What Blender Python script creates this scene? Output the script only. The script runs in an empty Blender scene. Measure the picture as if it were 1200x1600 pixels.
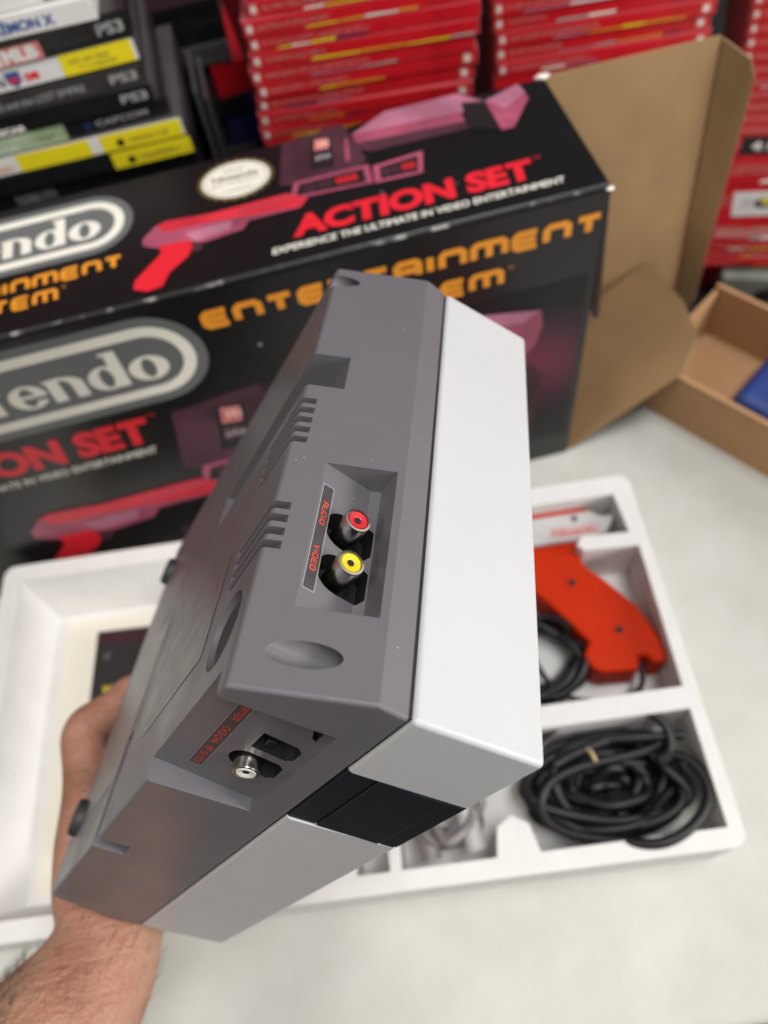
import bpy, bmesh, math, random
from mathutils import Vector, Matrix
from mathutils.geometry import tessellate_polygon
random.seed(7)
SC = bpy.context.scene
COL = SC.collection

# ------------------------------------------------------------------ camera, light, exposure
cam_d = bpy.data.cameras.new('camera'); cam = bpy.data.objects.new('camera', cam_d); COL.objects.link(cam)
cam_d.sensor_fit = 'VERTICAL'; cam_d.sensor_height = 36.0; cam_d.sensor_width = 27.0
cam_d.lens = 26.97; cam_d.clip_start = 0.01; cam_d.clip_end = 60
R = ((0.96782268, -0.25059467, 0.02283816), (-0.22587996, -0.8251883, 0.51772823), (-0.11089415, -0.5062278, -0.85524026))
cam.matrix_world = Matrix(((R[0][0], -R[0][1], -R[0][2], 0), (R[1][0], -R[1][1], -R[1][2], 0), (R[2][0], -R[2][1], -R[2][2], 0.57), (0, 0, 0, 1)))
cam_d.dof.use_dof = True; cam_d.dof.focus_distance = 0.235; cam_d.dof.aperture_fstop = 7.6
SC.camera = cam
w = bpy.data.worlds.new('World'); SC.world = w; w.use_nodes = True
w.node_tree.nodes['Background'].inputs[0].default_value = (1.0, 0.96, 0.90, 1)
# the room: dim all round, with a glow added on the right for the chamfer to reflect
_n = w.node_tree.nodes; _tc = _n.new('ShaderNodeTexCoord'); _sx = _n.new('ShaderNodeSeparateXYZ'); _mr = _n.new('ShaderNodeMapRange')
_mr.interpolation_type = 'SMOOTHSTEP'; _mr.inputs[1].default_value = .45; _mr.inputs[2].default_value = .95; _mr.inputs[3].default_value = .15; _mr.inputs[4].default_value = 1.0
w.node_tree.links.new(_tc.outputs['Generated'], _sx.inputs[0]); w.node_tree.links.new(_sx.outputs[0], _mr.inputs[0]); w.node_tree.links.new(_mr.outputs[0], _n['Background'].inputs[1])
def area(name, loc, target, size, power, col):
    l = bpy.data.lights.new(name, 'AREA'); l.shape = 'RECTANGLE'; l.size = size[0]; l.size_y = size[1]; l.energy = power; l.color = col
    o = bpy.data.objects.new(name, l); COL.objects.link(o); o.location = loc
    o.rotation_euler = (Vector(target) - Vector(loc)).to_track_quat('-Z', 'Y').to_euler()
area('ceiling_or_fill_light', (0.55, -0.15, 2.3), (0.1, 0.2, 0), (1.2, 0.6), 38, (0.99, 0.99, 1.0))
area('ceiling_or_fill_light', (2.25, -1.05, 1.0), (0.1, 0.2, 0.1), (1.0, 0.7), 48, (1.0, 0.985, 0.965))  # low fill lamp at the right, added to brighten the carton front
area('ceiling_or_fill_light', (-1.4, -0.2, 2.2), (0, 0.3, 0.1), (1.2, 0.5), 17, (1.0, 0.93, 0.84))
SC.view_settings.view_transform = 'Standard'; SC.view_settings.look = 'None'
SC.view_settings.exposure = 0.03; SC.view_settings.gamma = 1.0

# ------------------------------------------------------------------ materials
def mat(name, col, rough=0.5, metal=0.0, var=0.0, vscale=40, bump=0.0, bscale=400, sss=0.0, spec=0.5, coat=0.0, col2=None):
    m = bpy.data.materials.new(name); m.use_nodes = True; nt = m.node_tree; b = nt.nodes['Principled BSDF']
    b.inputs['Base Color'].default_value = (*col, 1); b.inputs['Roughness'].default_value = rough
    b.inputs['Metallic'].default_value = metal; b.inputs['Specular IOR Level'].default_value = spec
    b.inputs['Coat Weight'].default_value = coat; b.inputs['Coat Roughness'].default_value = 0.08
    if sss:
        b.inputs['Subsurface Weight'].default_value = sss; b.inputs['Subsurface Radius'].default_value = (1, .35, .2); b.inputs['Subsurface Scale'].default_value = 0.004
    tc = nt.nodes.new('ShaderNodeTexCoord')
    if var or col2:
        n = nt.nodes.new('ShaderNodeTexNoise'); n.inputs['Scale'].default_value = vscale; n.inputs['Detail'].default_value = 6
        nt.links.new(tc.outputs['Object'], n.inputs['Vector'])
        mx = nt.nodes.new('ShaderNodeMix'); mx.data_type = 'RGBA'
        mr = nt.nodes.new('ShaderNodeMapRange'); mr.inputs[1].default_value = .35; mr.inputs[2].default_value = .65
        nt.links.new(n.outputs[0], mr.inputs[0]); nt.links.new(mr.outputs[0], mx.inputs[0])
        c2 = col2 or tuple(c * (1 - var) for c in col)
        mx.inputs[6].default_value = (*col, 1); mx.inputs[7].default_value = (*c2, 1)
        nt.links.new(mx.outputs[2], b.inputs['Base Color'])
    if bump:
        n2 = nt.nodes.new('ShaderNodeTexNoise'); n2.inputs['Scale'].default_value = bscale; n2.inputs['Detail'].default_value = 3
        nt.links.new(tc.outputs['Object'], n2.inputs['Vector'])
        bp = nt.nodes.new('ShaderNodeBump'); bp.inputs['Strength'].default_value = bump; bp.inputs['Distance'].default_value = 0.001
        nt.links.new(n2.outputs[0], bp.inputs['Height']); nt.links.new(bp.outputs[0], b.inputs['Normal'])
    return m
M = {}
def add_specks(m, scale=900, thr=0.035, col=(.75, .73, .7), gate=.64):
    nt = m.node_tree; b = nt.nodes['Principled BSDF']; tc = nt.nodes.new('ShaderNodeTexCoord')
    v = nt.nodes.new('ShaderNodeTexVoronoi'); v.inputs['Scale'].default_value = scale
    nt.links.new(tc.outputs['Object'], v.inputs['Vector'])
    n = nt.nodes.new('ShaderNodeTexNoise'); n.inputs['Scale'].default_value = scale * .31
    nt.links.new(tc.outputs['Object'], n.inputs['Vector'])
    a = nt.nodes.new('ShaderNodeMath'); a.operation = 'LESS_THAN'; a.inputs[1].default_value = thr
    nt.links.new(v.outputs['Distance'], a.inputs[0])
    c = nt.nodes.new('ShaderNodeMath'); c.operation = 'GREATER_THAN'; c.inputs[1].default_value = gate
    nt.links.new(n.outputs[0], c.inputs[0])
    mu = nt.nodes.new('ShaderNodeMath'); mu.operation = 'MULTIPLY'
    nt.links.new(a.outputs[0], mu.inputs[0]); nt.links.new(c.outputs[0], mu.inputs[1])
    mx = nt.nodes.new('ShaderNodeMix'); mx.data_type = 'RGBA'
    src = b.inputs['Base Color'].links[0].from_socket if b.inputs['Base Color'].links else None
    nt.links.new(mu.outputs[0], mx.inputs[0])
    if src: nt.links.new(src, mx.inputs[6])
    else: mx.inputs[6].default_value = b.inputs['Base Color'].default_value
    mx.inputs[7].default_value = (*col, 1)
    nt.links.new(mx.outputs[2], b.inputs['Base Color'])
M['dark'] = mat('dark_grey_plastic', (.130, .123, .134), .27, var=.06, vscale=22, bump=.10, bscale=2300); add_specks(M['dark'], 430, .07)
M['light'] = mat('light_grey_plastic', (.50, .50, .505), .36, var=.03, vscale=15, bump=.08, bscale=1600); add_specks(M['light'], 420, .04, (.85, .84, .82))
def add_wear(m, lo, hi, scale):
    nt = m.node_tree; b = nt.nodes['Principled BSDF']; tc = nt.nodes.new('ShaderNodeTexCoord'); n = nt.nodes.new('ShaderNodeTexNoise')
    n.inputs['Scale'].default_value = scale; n.inputs['Detail'].default_value = 8; n.inputs['Distortion'].default_value = .6
    mr = nt.nodes.new('ShaderNodeMapRange'); mr.inputs[1].default_value = .3; mr.inputs[2].default_value = .7; mr.inputs[3].default_value = lo; mr.inputs[4].default_value = hi
    nt.links.new(tc.outputs['Object'], n.inputs['Vector']); nt.links.new(n.outputs[0], mr.inputs[0]); nt.links.new(mr.outputs[0], b.inputs['Roughness'])
add_wear(M['dark'], .27, .40, 35); add_wear(M['light'], .26, .44, 30)
M['strip'] = mat('black_vent_plastic', (.006, .010, .014), .32, bump=.06, bscale=1500)
M['hole'] = mat('black_interior', (.004, .004, .004), .7, var=.2)
M['silver'] = mat('nickel', (.62, .60, .55), .22, 1.0, var=.15, vscale=200)
M['whitecap'] = mat('white_insulator', (.75, .74, .70), .4, var=.05)
M['redcap'] = mat('red_insulator', (.55, .02, .03), .3, var=.1, vscale=300)
M['yelcap'] = mat('yellow_insulator', (.75, .55, .02), .3, var=.1, vscale=300)
M['label'] = mat('label_dark', (.055, .045, .05), .4, var=.15, vscale=300)
M['labelrim'] = mat('label_rim', (.30, .28, .29), .4, var=.1)
M['redink'] = mat('red_ink', (.75, .07, .03), .45, var=.1, vscale=300)
M['foil'] = mat('foil_label', (.26, .25, .24), .33, .6, var=.3, vscale=120, bump=.3, bscale=300)
M['rubber'] = mat('rubber_foot', (.03, .03, .032), .55, var=.2)
M['card'] = mat('kraft_cardboard', (.35, .215, .098), .75, var=.18, vscale=18, bump=.25, bscale=350)
M['card2'] = mat('tan_corrugated_cardboard', (.44, .245, .115), .75, var=.15, vscale=12, bump=.3, bscale=260)
M['blackcard'] = mat('black_printed_card', (.006, .006, .007), .30, var=.3, vscale=9, bump=.16, bscale=45, spec=.5)
add_specks(M['blackcard'], 42, .07, (.30, .29, .28), .5)
M['cream'] = mat('print_cream', (.82, .79, .70), .4, var=.05)
M['pgrey'] = mat('print_grey', (.13, .14, .14), .4, var=.05)
M['orange'] = mat('print_orange', (.78, .29, .02), .4, var=.1)
M['pred'] = mat('print_red', (.72, .015, .03), .4, var=.1)
M['pred2'] = mat('print_gun_red', (.66, .03, .05), .4, col2=(.50, .02, .035), vscale=30)
M['ppink'] = mat('print_pink', (.42, .085, .15), .35, var=.45, vscale=22)
M['ppink2'] = mat('print_pale_pink', (.52, .19, .28), .35, var=.4, vscale=22)
M['pmauve'] = mat('print_mauve', (.085, .028, .045), .4, var=.5, vscale=30)
M['pmaroon'] = mat('print_maroon', (.045, .01, .018), .4, var=.4, vscale=20)
M['pgold'] = mat('print_gold', (.16, .12, .04), .4, var=.1)
M['pblack'] = mat('print_black', (.012, .010, .012), .4, var=.1)
M['foam'] = mat('styrofoam', (.74, .725, .70), .75, var=.05, vscale=60, bump=.35, bscale=420)
M['gunred'] = mat('orange_red_plastic', (.52, .024, .001), .6, var=.1, vscale=20, bump=.05, spec=.12)
M['gungrey'] = mat('pale_grey_plastic', (.55, .53, .52), .45, var=.06)
M['cable'] = mat('black_cable', (.004, .004, .005), .5, var=.2)
M['cable2'] = mat('grey_cable', (.22, .20, .20), .45, var=.2)
M['tie'] = mat('twist_tie', (.55, .42, .22), .6, var=.2)
M['paper'] = mat('manual_print', (.02, .018, .018), .4, var=.2)
M['foampaper'] = mat('cream_paper', (.74, .70, .60), .7, var=.04)
M['yellowprint'] = mat('print_yellow', (.72, .56, .03), .4, var=.1)
M['casered'] = mat('spine_red', (.58, .012, .02), .28, var=.18, vscale=60, coat=.4)
M['shell'] = mat('clear_case_plastic', (.085, .083, .088), .22, var=.15, vscale=50)
M['shellred'] = mat('tinted_case_plastic', (.50, .10, .115), .16, var=.15, vscale=50)
M['caseblack'] = mat('spine_black', (.012, .012, .013), .28, var=.2, coat=.3)
M['casewhite'] = mat('spine_white', (.72, .71, .69), .3, var=.05, coat=.3)
M['casegrey'] = mat('spine_dark_grey', (.045, .04, .04), .3, var=.3, coat=.3)
M['casegreen'] = mat('spine_green', (.22, .33, .16), .3, col2=(.42, .48, .34), vscale=40, coat=.3)
M['sticker'] = mat('sticker_yellow', (.80, .66, .015), .4, var=.08)
M['blueink'] = mat('print_blue', (.02, .09, .28), .4, var=.1)
M['navy'] = mat('print_navy', (.015, .02, .09), .4, var=.1)
M['greyprint'] = mat('print_light_grey', (.35, .35, .34), .4, var=.1)
M['salmon'] = mat('print_salmon', (.62, .22, .20), .4, var=.15)
M['greenolive'] = mat('grey_olive_box', (.22, .23, .19), .5, var=.3, vscale=30)
M['blueplastic'] = mat('blue_plastic', (.02, .05, .22), .4, var=.2)
M['shelfred'] = mat('dark_red_panel', (.13, .004, .008), .5, var=.3, vscale=6)
M['shelfblack'] = mat('black_shelf', (.012, .011, .011), .6, var=.3)
M['hair'] = mat('arm_hair', (.10, .065, .04), .5, var=.2)
# skin
def skin_mat():
    m = mat('skin', (.50, .255, .185), .5, sss=.35, bump=.0)
    nt = m.node_tree; b = nt.nodes['Principled BSDF']; tc = nt.nodes.new('ShaderNodeTexCoord')
    n = nt.nodes.new('ShaderNodeTexNoise'); n.inputs['Scale'].default_value = 28; n.inputs['Detail'].default_value = 8
    nt.links.new(tc.outputs['Object'], n.inputs['Vector'])
    cr = nt.nodes.new('ShaderNodeValToRGB'); e = cr.color_ramp.elements
    e[0].position = .33; e[0].color = (.28, .125, .070, 1); e[1].position = .70; e[1].color = (.42, .25, .165, 1); e3 = e.new(.5); e3.color = (.39, .18, .115, 1)
    nt.links.new(n.outputs[0], cr.inputs[0]); nt.links.new(cr.outputs[0], b.inputs['Base Color'])
    v = nt.nodes.new('ShaderNodeTexVoronoi'); v.inputs['Scale'].default_value = 700
    nt.links.new(tc.outputs['Object'], v.inputs['Vector'])
    wv = nt.nodes.new('ShaderNodeTexNoise'); wv.inputs['Scale'].default_value = 60; wv.inputs['Detail'].default_value = 7; wv.inputs['Distortion'].default_value = 1.2
    mp = nt.nodes.new('ShaderNodeMapping'); mp.inputs['Rotation'].default_value = (0, 0, math.radians(35)); mp.inputs['Scale'].default_value = (.6, 2.4, 1.2)
    nt.links.new(tc.outputs['Object'], mp.inputs[0]); nt.links.new(mp.outputs[0], wv.inputs['Vector'])
    ad = nt.nodes.new('ShaderNodeMath'); ad.operation = 'MULTIPLY_ADD'; ad.inputs[1].default_value = .25
    nt.links.new(v.outputs[0], ad.inputs[0]); nt.links.new(wv.outputs[0], ad.inputs[2])
    bp = nt.nodes.new('ShaderNodeBump'); bp.inputs['Strength'].default_value = .8; bp.inputs['Distance'].default_value = .0022
    nt.links.new(ad.outputs[0], bp.inputs['Height']); nt.links.new(bp.outputs[0], b.inputs['Normal'])
    return m
M['skin'] = skin_mat()
M['nail'] = mat('nail', (.62, .36, .28), .3, var=.1)
# table
def table_mat():
    m = mat('table_laminate', (.5, .49, .44), .55, bump=.12, bscale=250)
    nt = m.node_tree; b = nt.nodes['Principled BSDF']; tc = nt.nodes.new('ShaderNodeTexCoord')
    n = nt.nodes.new('ShaderNodeTexNoise'); n.inputs['Scale'].default_value = 14; n.inputs['Detail'].default_value = 10; n.inputs['Roughness'].default_value = .65
    nt.links.new(tc.outputs['Object'], n.inputs['Vector'])
    cr = nt.nodes.new('ShaderNodeValToRGB'); e = cr.color_ramp.elements
    e[0].position = .25; e[0].color = (.45, .44, .395, 1); e[1].position = .78; e[1].color = (.58, .585, .54, 1)
    nt.links.new(n.outputs[0], cr.inputs[0]); nt.links.new(cr.outputs[0], b.inputs['Base Color'])
    return m
M['table'] = table_mat()

def glow_mat():
    m = mat('print_maroon_fade', (.01, .008, .009), .36, spec=.3); nt = m.node_tree; b = nt.nodes['Principled BSDF']; tc = nt.nodes.new('ShaderNodeTexCoord')
    mp = nt.nodes.new('ShaderNodeMapping'); mp.vector_type = 'TEXTURE'; mp.inputs['Location'].default_value = (.135, .358, .125); mp.inputs['Scale'].default_value = (.085, 1, .062)
    g = nt.nodes.new('ShaderNodeTexGradient'); g.gradient_type = 'SPHERICAL'
    cr = nt.nodes.new('ShaderNodeValToRGB'); e = cr.color_ramp.elements
    e[0].position = 0; e[0].color = (.006, .006, .007, 1); e[1].position = .75; e[1].color = (.13, .022, .045, 1)
    e2 = e.new(.35); e2.color = (.045, .012, .022, 1)
    nt.links.new(tc.outputs['Object'], mp.inputs[0]); nt.links.new(mp.outputs[0], g.inputs[0]); nt.links.new(g.outputs[0], cr.inputs[0]); nt.links.new(cr.outputs[0], b.inputs['Base Color'])
    return m
M['glow'] = glow_mat()
M['wearfold'] = mat('rubbed_fold_print', (.02, .02, .021), .4)
def _wf(m):
    nt = m.node_tree; b = nt.nodes['Principled BSDF']; tc = nt.nodes.new('ShaderNodeTexCoord'); n = nt.nodes.new('ShaderNodeTexNoise'); n.inputs['Scale'].default_value = 75; n.inputs['Detail'].default_value = 6
    cr = nt.nodes.new('ShaderNodeValToRGB'); e = cr.color_ramp.elements; e[0].position = .56; e[0].color = (.02, .02, .021, 1); e[1].position = .66; e[1].color = (.34, .33, .31, 1)
    nt.links.new(tc.outputs['Object'], n.inputs['Vector']); nt.links.new(n.outputs[0], cr.inputs[0]); nt.links.new(cr.outputs[0], b.inputs['Base Color'])
_wf(M['wearfold'])
# ------------------------------------------------------------------ helpers
def tag(o, label=None, cat=None, group=None, kind=None):
    if label: o['label'] = label
    if cat: o['category'] = cat
    if group: o['group'] = group
    if kind: o['kind'] = kind
    return o
def empty(name, loc=(0, 0, 0), rotz=0):
    o = bpy.data.objects.new(name, None); COL.objects.link(o); o.location = loc; o.rotation_euler = (0, 0, rotz); o.empty_display_size = .02
    return o
def link(name, me, mats, parent=None, smooth=False):
    o = bpy.data.objects.new(name, me); COL.objects.link(o)
    for m in (mats if isinstance(mats, (list, tuple)) else [mats]): me.materials.append(M[m])
    if smooth:
        for p in me.polygons: p.use_smooth = True
    if parent: o.parent = parent
    return o
def frombm(name, bm, mats, parent=None, smooth=False):
    bmesh.ops.recalc_face_normals(bm, faces=bm.faces)
    me = bpy.data.meshes.new(name); bm.to_mesh(me); bm.free()
    return link(name, me, mats, parent, smooth)
def bbox(bm, a, b, mtx=None):
    r = bmesh.ops.create_cube(bm, size=1)['verts']
    for v in r:
        v.co = Vector([(a[i] + b[i]) / 2 + v.co[i] * (b[i] - a[i]) for i in range(3)])
        if mtx: v.co = mtx @ v.co
    return r
def bprism(bm, pts, d, mtx=None, d0=0.0):
    """pts = 2D outline, extruded from d0 to d along local z"""
    lo = [bm.verts.new((p[0], p[1], d0)) for p in pts]; hi = [bm.verts.new((p[0], p[1], d)) for p in pts]
    n = len(pts)
    bm.faces.new(lo[::-1]); bm.faces.new(hi)
    for i in range(n): bm.faces.new((lo[i], lo[(i + 1) % n], hi[(i + 1) % n], hi[i]))
    if mtx:
        for v in lo + hi: v.co = mtx @ v.co
def bcyl(bm, c, axis, r, h0, h1, seg=40, r1=None, caps=True):
    """cylinder round centre c along axis from h0 to h1"""
    q = Vector(axis).to_track_quat('Z', 'Y').to_matrix().to_4x4(); T = Matrix.Translation(c) @ q
    r1 = r if r1 is None else r1
    a = [bm.verts.new(T @ Vector((math.cos(2 * math.pi * i / seg) * r, math.sin(2 * math.pi * i / seg) * r, h0))) for i in range(seg)]
    b = [bm.verts.new(T @ Vector((math.cos(2 * math.pi * i / seg) * r1, math.sin(2 * math.pi * i / seg) * r1, h1))) for i in range(seg)]
    for i in range(seg): bm.faces.new((a[i], a[(i + 1) % seg], b[(i + 1) % seg], b[i]))
    if caps: bm.faces.new(a[::-1]); bm.faces.new(b)
def lathe(name, c, axis, prof, mats, parent, seg=40):
    q = Vector(axis).to_track_quat('Z', 'Y').to_matrix().to_4x4(); T = Matrix.Translation(c) @ q
    bm = bmesh.new(); rings = []
    for r, h in prof:
        rings.append([bm.verts.new(T @ Vector((math.cos(2 * math.pi * i / seg) * r, math.sin(2 * math.pi * i / seg) * r, h))) for i in range(seg)])
    for A, B in zip(rings, rings[1:]):
        for i in range(seg): bm.faces.new((A[i], A[(i + 1) % seg], B[(i + 1) % seg], B[i]))
    bm.faces.new(rings[-1]); bm.faces.new(rings[0][::-1])
    o = frombm(name, bm, mats, parent)
    return o
def bake(o):
    """apply the modifiers of o"""
    dg = bpy.context.evaluated_depsgraph_get(); dg.update()
    me = bpy.data.meshes.new_from_object(o.evaluated_get(dg)); o.modifiers.clear(); o.data = me
    return o
def cut(o, cutters, bevel=0.0, seg=2, weld=True):
    tmp = []
    for bm in cutters:
        bmesh.ops.recalc_face_normals(bm, faces=bm.faces)
        me = bpy.data.meshes.new('cut'); bm.to_mesh(me); bm.free(); c = bpy.data.objects.new('cut', me); COL.objects.link(c)
        c.parent = o.parent; tmp.append(c)
        m = o.modifiers.new('b', 'BOOLEAN'); m.object = c; m.operation = 'DIFFERENCE'; m.solver = 'EXACT'
    if bevel:
        b = o.modifiers.new('v', 'BEVEL'); b.width = bevel; b.segments = seg; b.limit_method = 'ANGLE'; b.angle_limit = math.radians(32); b.harden_normals = False
    bake(o)
    for c in tmp: bpy.data.objects.remove(c)
    return o
def bev(o, wd, seg=2):
    b = o.modifiers.new('v', 'BEVEL'); b.width = wd; b.segments = seg; b.limit_method = 'ANGLE'; b.angle_limit = math.radians(32)
    bake(o)
    return o
def smooth_by_angle(o, ang=30):
    bm = bmesh.new(); bm.from_mesh(o.data)
    for f in bm.faces: f.smooth = True
    for e in bm.edges:
        if len(e.link_faces) == 2 and e.calc_face_angle(0) > math.radians(ang): e.smooth = False
    bm.to_mesh(o.data); bm.free()
    wn = o.modifiers.new('w', 'WEIGHTED_NORMAL'); wn.keep_sharp = True; wn.weight = 80; bake(o)
class Art:
    """flat printed artwork: polygons in (u,v) mm of a frame, stacked in hair-thin ink levels"""
    def __init__(s, frame, base=0.25): s.f = frame; s.base = base; s.v = []; s.fc = []; s.mi = []; s.mats = []
    def mid(s, m):
        if m not in s.mats: s.mats.append(m)
        return s.mats.index(m)
    def poly(s, pts, m, lv=0, holes=()):
        loops = [[Vector((p[0], p[1], 0)) for p in L] for L in [pts, *holes]]
        tris = tessellate_polygon(loops); off = len(s.v); h = (s.base + lv * .05)
        for L in loops:
            for p in L: s.v.append(s.f(p.x, p.y, h))
        for t in tris: s.fc.append(tuple(off + i for i in t)); s.mi.append(s.mid(m))
    def disc(s, cx, cy, rx, ry, m, lv=0, n=36, hole=None):
        P = [(cx + rx * math.cos(2 * math.pi * i / n), cy + ry * math.sin(2 * math.pi * i / n)) for i in range(n)]
        H = [[(cx + hole[0] * math.cos(2 * math.pi * i / n), cy + hole[1] * math.sin(2 * math.pi * i / n)) for i in range(n)]] if hole else ()
        s.poly(P, m, lv, H)
    def stroke(s, pts, wd, m, lv=0):
        n = len(pts); P = [Vector(p) for p in pts]; L = []; Rr = []
        for i in range(n):
            d0 = (P[i] - P[i - 1]).normalized() if i else None
            d1 = (P[i + 1] - P[i]).normalized() if i < n - 1 else None
            d0 = d0 or d1; d1 = d1 or d0
            t = (d0 + d1).normalized(); nr = Vector((-t.y, t.x)); k = wd / 2 / max(.5, nr.dot(Vector((-d0.y, d0.x))))
            L.append(P[i] + nr * k); Rr.append(P[i] - nr * k)
        for i in range(n - 1):
            off = len(s.v); h = s.base + lv * .05
            for q in (L[i], L[i + 1], Rr[i + 1], Rr[i]): s.v.append(s.f(q.x, q.y, h))
            s.fc.append((off, off + 1, off + 2, off + 3)); s.mi.append(s.mid(m))
    def text(s, txt, box, m, lv=0, bold=0.0, shear=0.0, fit=True):
        """Blender's own font, squeezed into box = (u0, v0, u1, v1)"""
        cu = bpy.data.curves.new('t', 'FONT'); cu.body = txt; cu.size = 10; cu.offset = bold; cu.shear = shear; cu.resolution_u = 3
        o = bpy.data.objects.new('t', cu); COL.objects.link(o)
        dg = bpy.context.evaluated_depsgraph_get(); dg.update()
        me = bpy.data.meshes.new_from_object(o.evaluated_get(dg))
        xs = [v.co.x for v in me.vertices]; ys = [v.co.y for v in me.vertices]
        x0, x1, y0, y1 = min(xs), max(xs), min(ys), max(ys); off = len(s.v); h = s.base + lv * .05
        for v in me.vertices:
            s.v.append(s.f(box[0] + (v.co.x - x0) / (x1 - x0) * (box[2] - box[0]), box[1] + (v.co.y - y0) / (y1 - y0) * (box[3] - box[1]), h))
        for p in me.polygons: s.fc.append(tuple(off + i for i in p.vertices)); s.mi.append(s.mid(m))
        bpy.data.objects.remove(o); bpy.data.curves.remove(cu); bpy.data.meshes.remove(me)
    def build(s, name, parent):
        me = bpy.data.meshes.new(name); me.from_pydata(s.v, [], s.fc)
        o = link(name, me, s.mats, parent)
        for p, i in zip(me.polygons, s.mi): p.material_index = i
        return o
TECH = {'E': (1, [[(1, 1), (.16, 1), (0, .8), (0, .2), (.16, 0), (1, 0)], [(.06, .5), (.95, .5)]]),
        'N': (1, [[(0, 0), (0, .8), (.16, 1), (.84, 1), (1, .8), (1, 0)]]),
        'T': (1, [[(0, 1), (1, 1)], [(.5, .94), (.5, 0)]]),
        'R': (1, [[(0, 0), (0, 1), (.84, 1), (1, .85), (1, .6), (.85, .45), (.06, .45)], [(.6, .42), (1, 0)]]),
        'A': (1, [[(0, 0), (0, .8), (.16, 1), (.84, 1), (1, .8), (1, 0)], [(.06, .4), (.94, .4)]]),
        'I': (.15, [[(.07, 0), (.07, 1)]]),
        'M': (1.45, [[(0, 0), (0, .8), (.16, 1), (1.29, 1), (1.45, .8), (1.45, 0)], [(.72, .94), (.72, 0)]]),
        'S': (1, [[(1, 1), (.12, 1), (0, .88), (0, .62), (.12, .5), (.88, .5), (1, .38), (1, .12), (.88, 0), (0, 0)]]),
        'Y': (1, [[(0, 1), (0, .62), (.14, .48), (.86, .48), (1, .62), (1, 1)], [(.5, .44), (.5, 0)]]),
        'U': (1, [[(0, 1), (0, .2), (.16, 0), (.84, 0), (1, .2), (1, 1)]]),
        'D': (1, [[(.03, 0), (.03, 1), (.84, 1), (1, .8), (1, .2), (.84, 0), (.08, 0)]]),
        'O': (1, [[(.5, 1), (.16, 1), (0, .8), (0, .2), (.16, 0), (.84, 0), (1, .2), (1, .8), (.84, 1), (.45, 1)]]),
        'V': (1, [[(0, 1), (.5, 0), (1, 1)]]), 'C': (1, [[(1, 1), (.16, 1), (0, .8), (0, .2), (.16, 0), (1, 0)]]),
        'P': (1, [[(0, 0), (0, 1), (.84, 1), (1, .85), (1, .6), (.85, .45), (.06, .45)]]),
        'H': (1, [[(0, 0), (0, 1)], [(1, 0), (1, 1)], [(.06, .5), (.94, .5)]]),
        'F': (1, [[(1, 1), (0, 1), (0, 0)], [(.06, .5), (.85, .5)]]),
        'W': (1.4, [[(0, 1), (.3, 0), (.7, .8), (1.1, 0), (1.4, 1)]]),
        '3': (1, [[(0, 1), (1, 1), (1, 0), (0, 0)], [(.2, .5), (.94, .5)]]), '4': (1, [[(.8, 0), (.8, 1), (0, .3), (1, .3)]]),
        '-': (.5, [[(0, .5), (.5, .5)]]), ' ': (.6, [])}
def tech(a, txt, u0, v0, u1, v1, m, lv=0, wd=.2, gap=.42, slant=0.0):
    H = v1 - v0; tot = sum(TECH[c][0] for c in txt) + gap * (len(txt) - 1); W = u1 - u0
    sx = W / (tot + wd); x = wd / 2 * sx; t = wd * min(H, sx * 1.1)
    for c in txt:
        for k, st in enumerate(TECH[c][1]):
            a.stroke([(u0 + (x + px * sx) + slant * py * H, v0 + t / 2 + py * (H - t)) for px, py in st], t, m, lv + (.3 * k))
        x += (TECH[c][0] + gap) * sx
def tube(name, pts, r, mats, parent=None, res=4, cyclic=False):
    cu = bpy.data.curves.new(name, 'CURVE'); cu.dimensions = '3D'; cu.bevel_depth = r; cu.bevel_resolution = res; cu.resolution_u = 8; cu.use_fill_caps = True
    sp = cu.splines.new('NURBS'); sp.points.add(len(pts) - 1); sp.use_endpoint_u = not cyclic; sp.use_cyclic_u = cyclic; sp.order_u = 4
    for p, q in zip(sp.points, pts): p.co = (*q, 1)
    o = bpy.data.objects.new(name, cu); COL.objects.link(o)
    dg = bpy.context.evaluated_depsgraph_get(); dg.update(); me = bpy.data.meshes.new_from_object(o.evaluated_get(dg))
    bpy.data.objects.remove(o); bpy.data.curves.remove(cu); me.name = name
    return link(name, me, mats, parent, True)

# ------------------------------------------------------------------ the surface and what stands behind
bm = bmesh.new(); bbox(bm, (-1.2, -.052, -.032), (1.3, .50, 0), Matrix.Rotation(math.radians(-5.5), 4, 'Z'))
o = frombm('table_top', bm, 'table'); bev(o, .006, 3); tag(o, kind='structure')
bm = bmesh.new(); bbox(bm, (-1.2, .50, -.150), (1.4, .82, -.118)); tag(frombm('shelf', bm, 'shelfblack'), kind='structure')
bm = bmesh.new(); bbox(bm, (-1.2, .822, .10), (.03, .84, .8)); tag(frombm('back_panel', bm, 'shelfred'), kind='structure')
bm = bmesh.new(); bbox(bm, (.032, .822, .10), (1.4, .84, .8)); tag(frombm('back_panel', bm, 'shelfblack'), kind='structure')
bm = bmesh.new(); bbox(bm, (-1.2, .822, -.15), (1.4, .838, .098)); tag(frombm('back_panel', bm, 'shelfblack'), kind='structure')  # black stands in for the shade on the lower red backing
bm = bmesh.new(); bbox(bm, (-3, -3, -.92), (3, 3, -.90)); tag(frombm('floor', bm, 'casegrey'), kind='structure')

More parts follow.
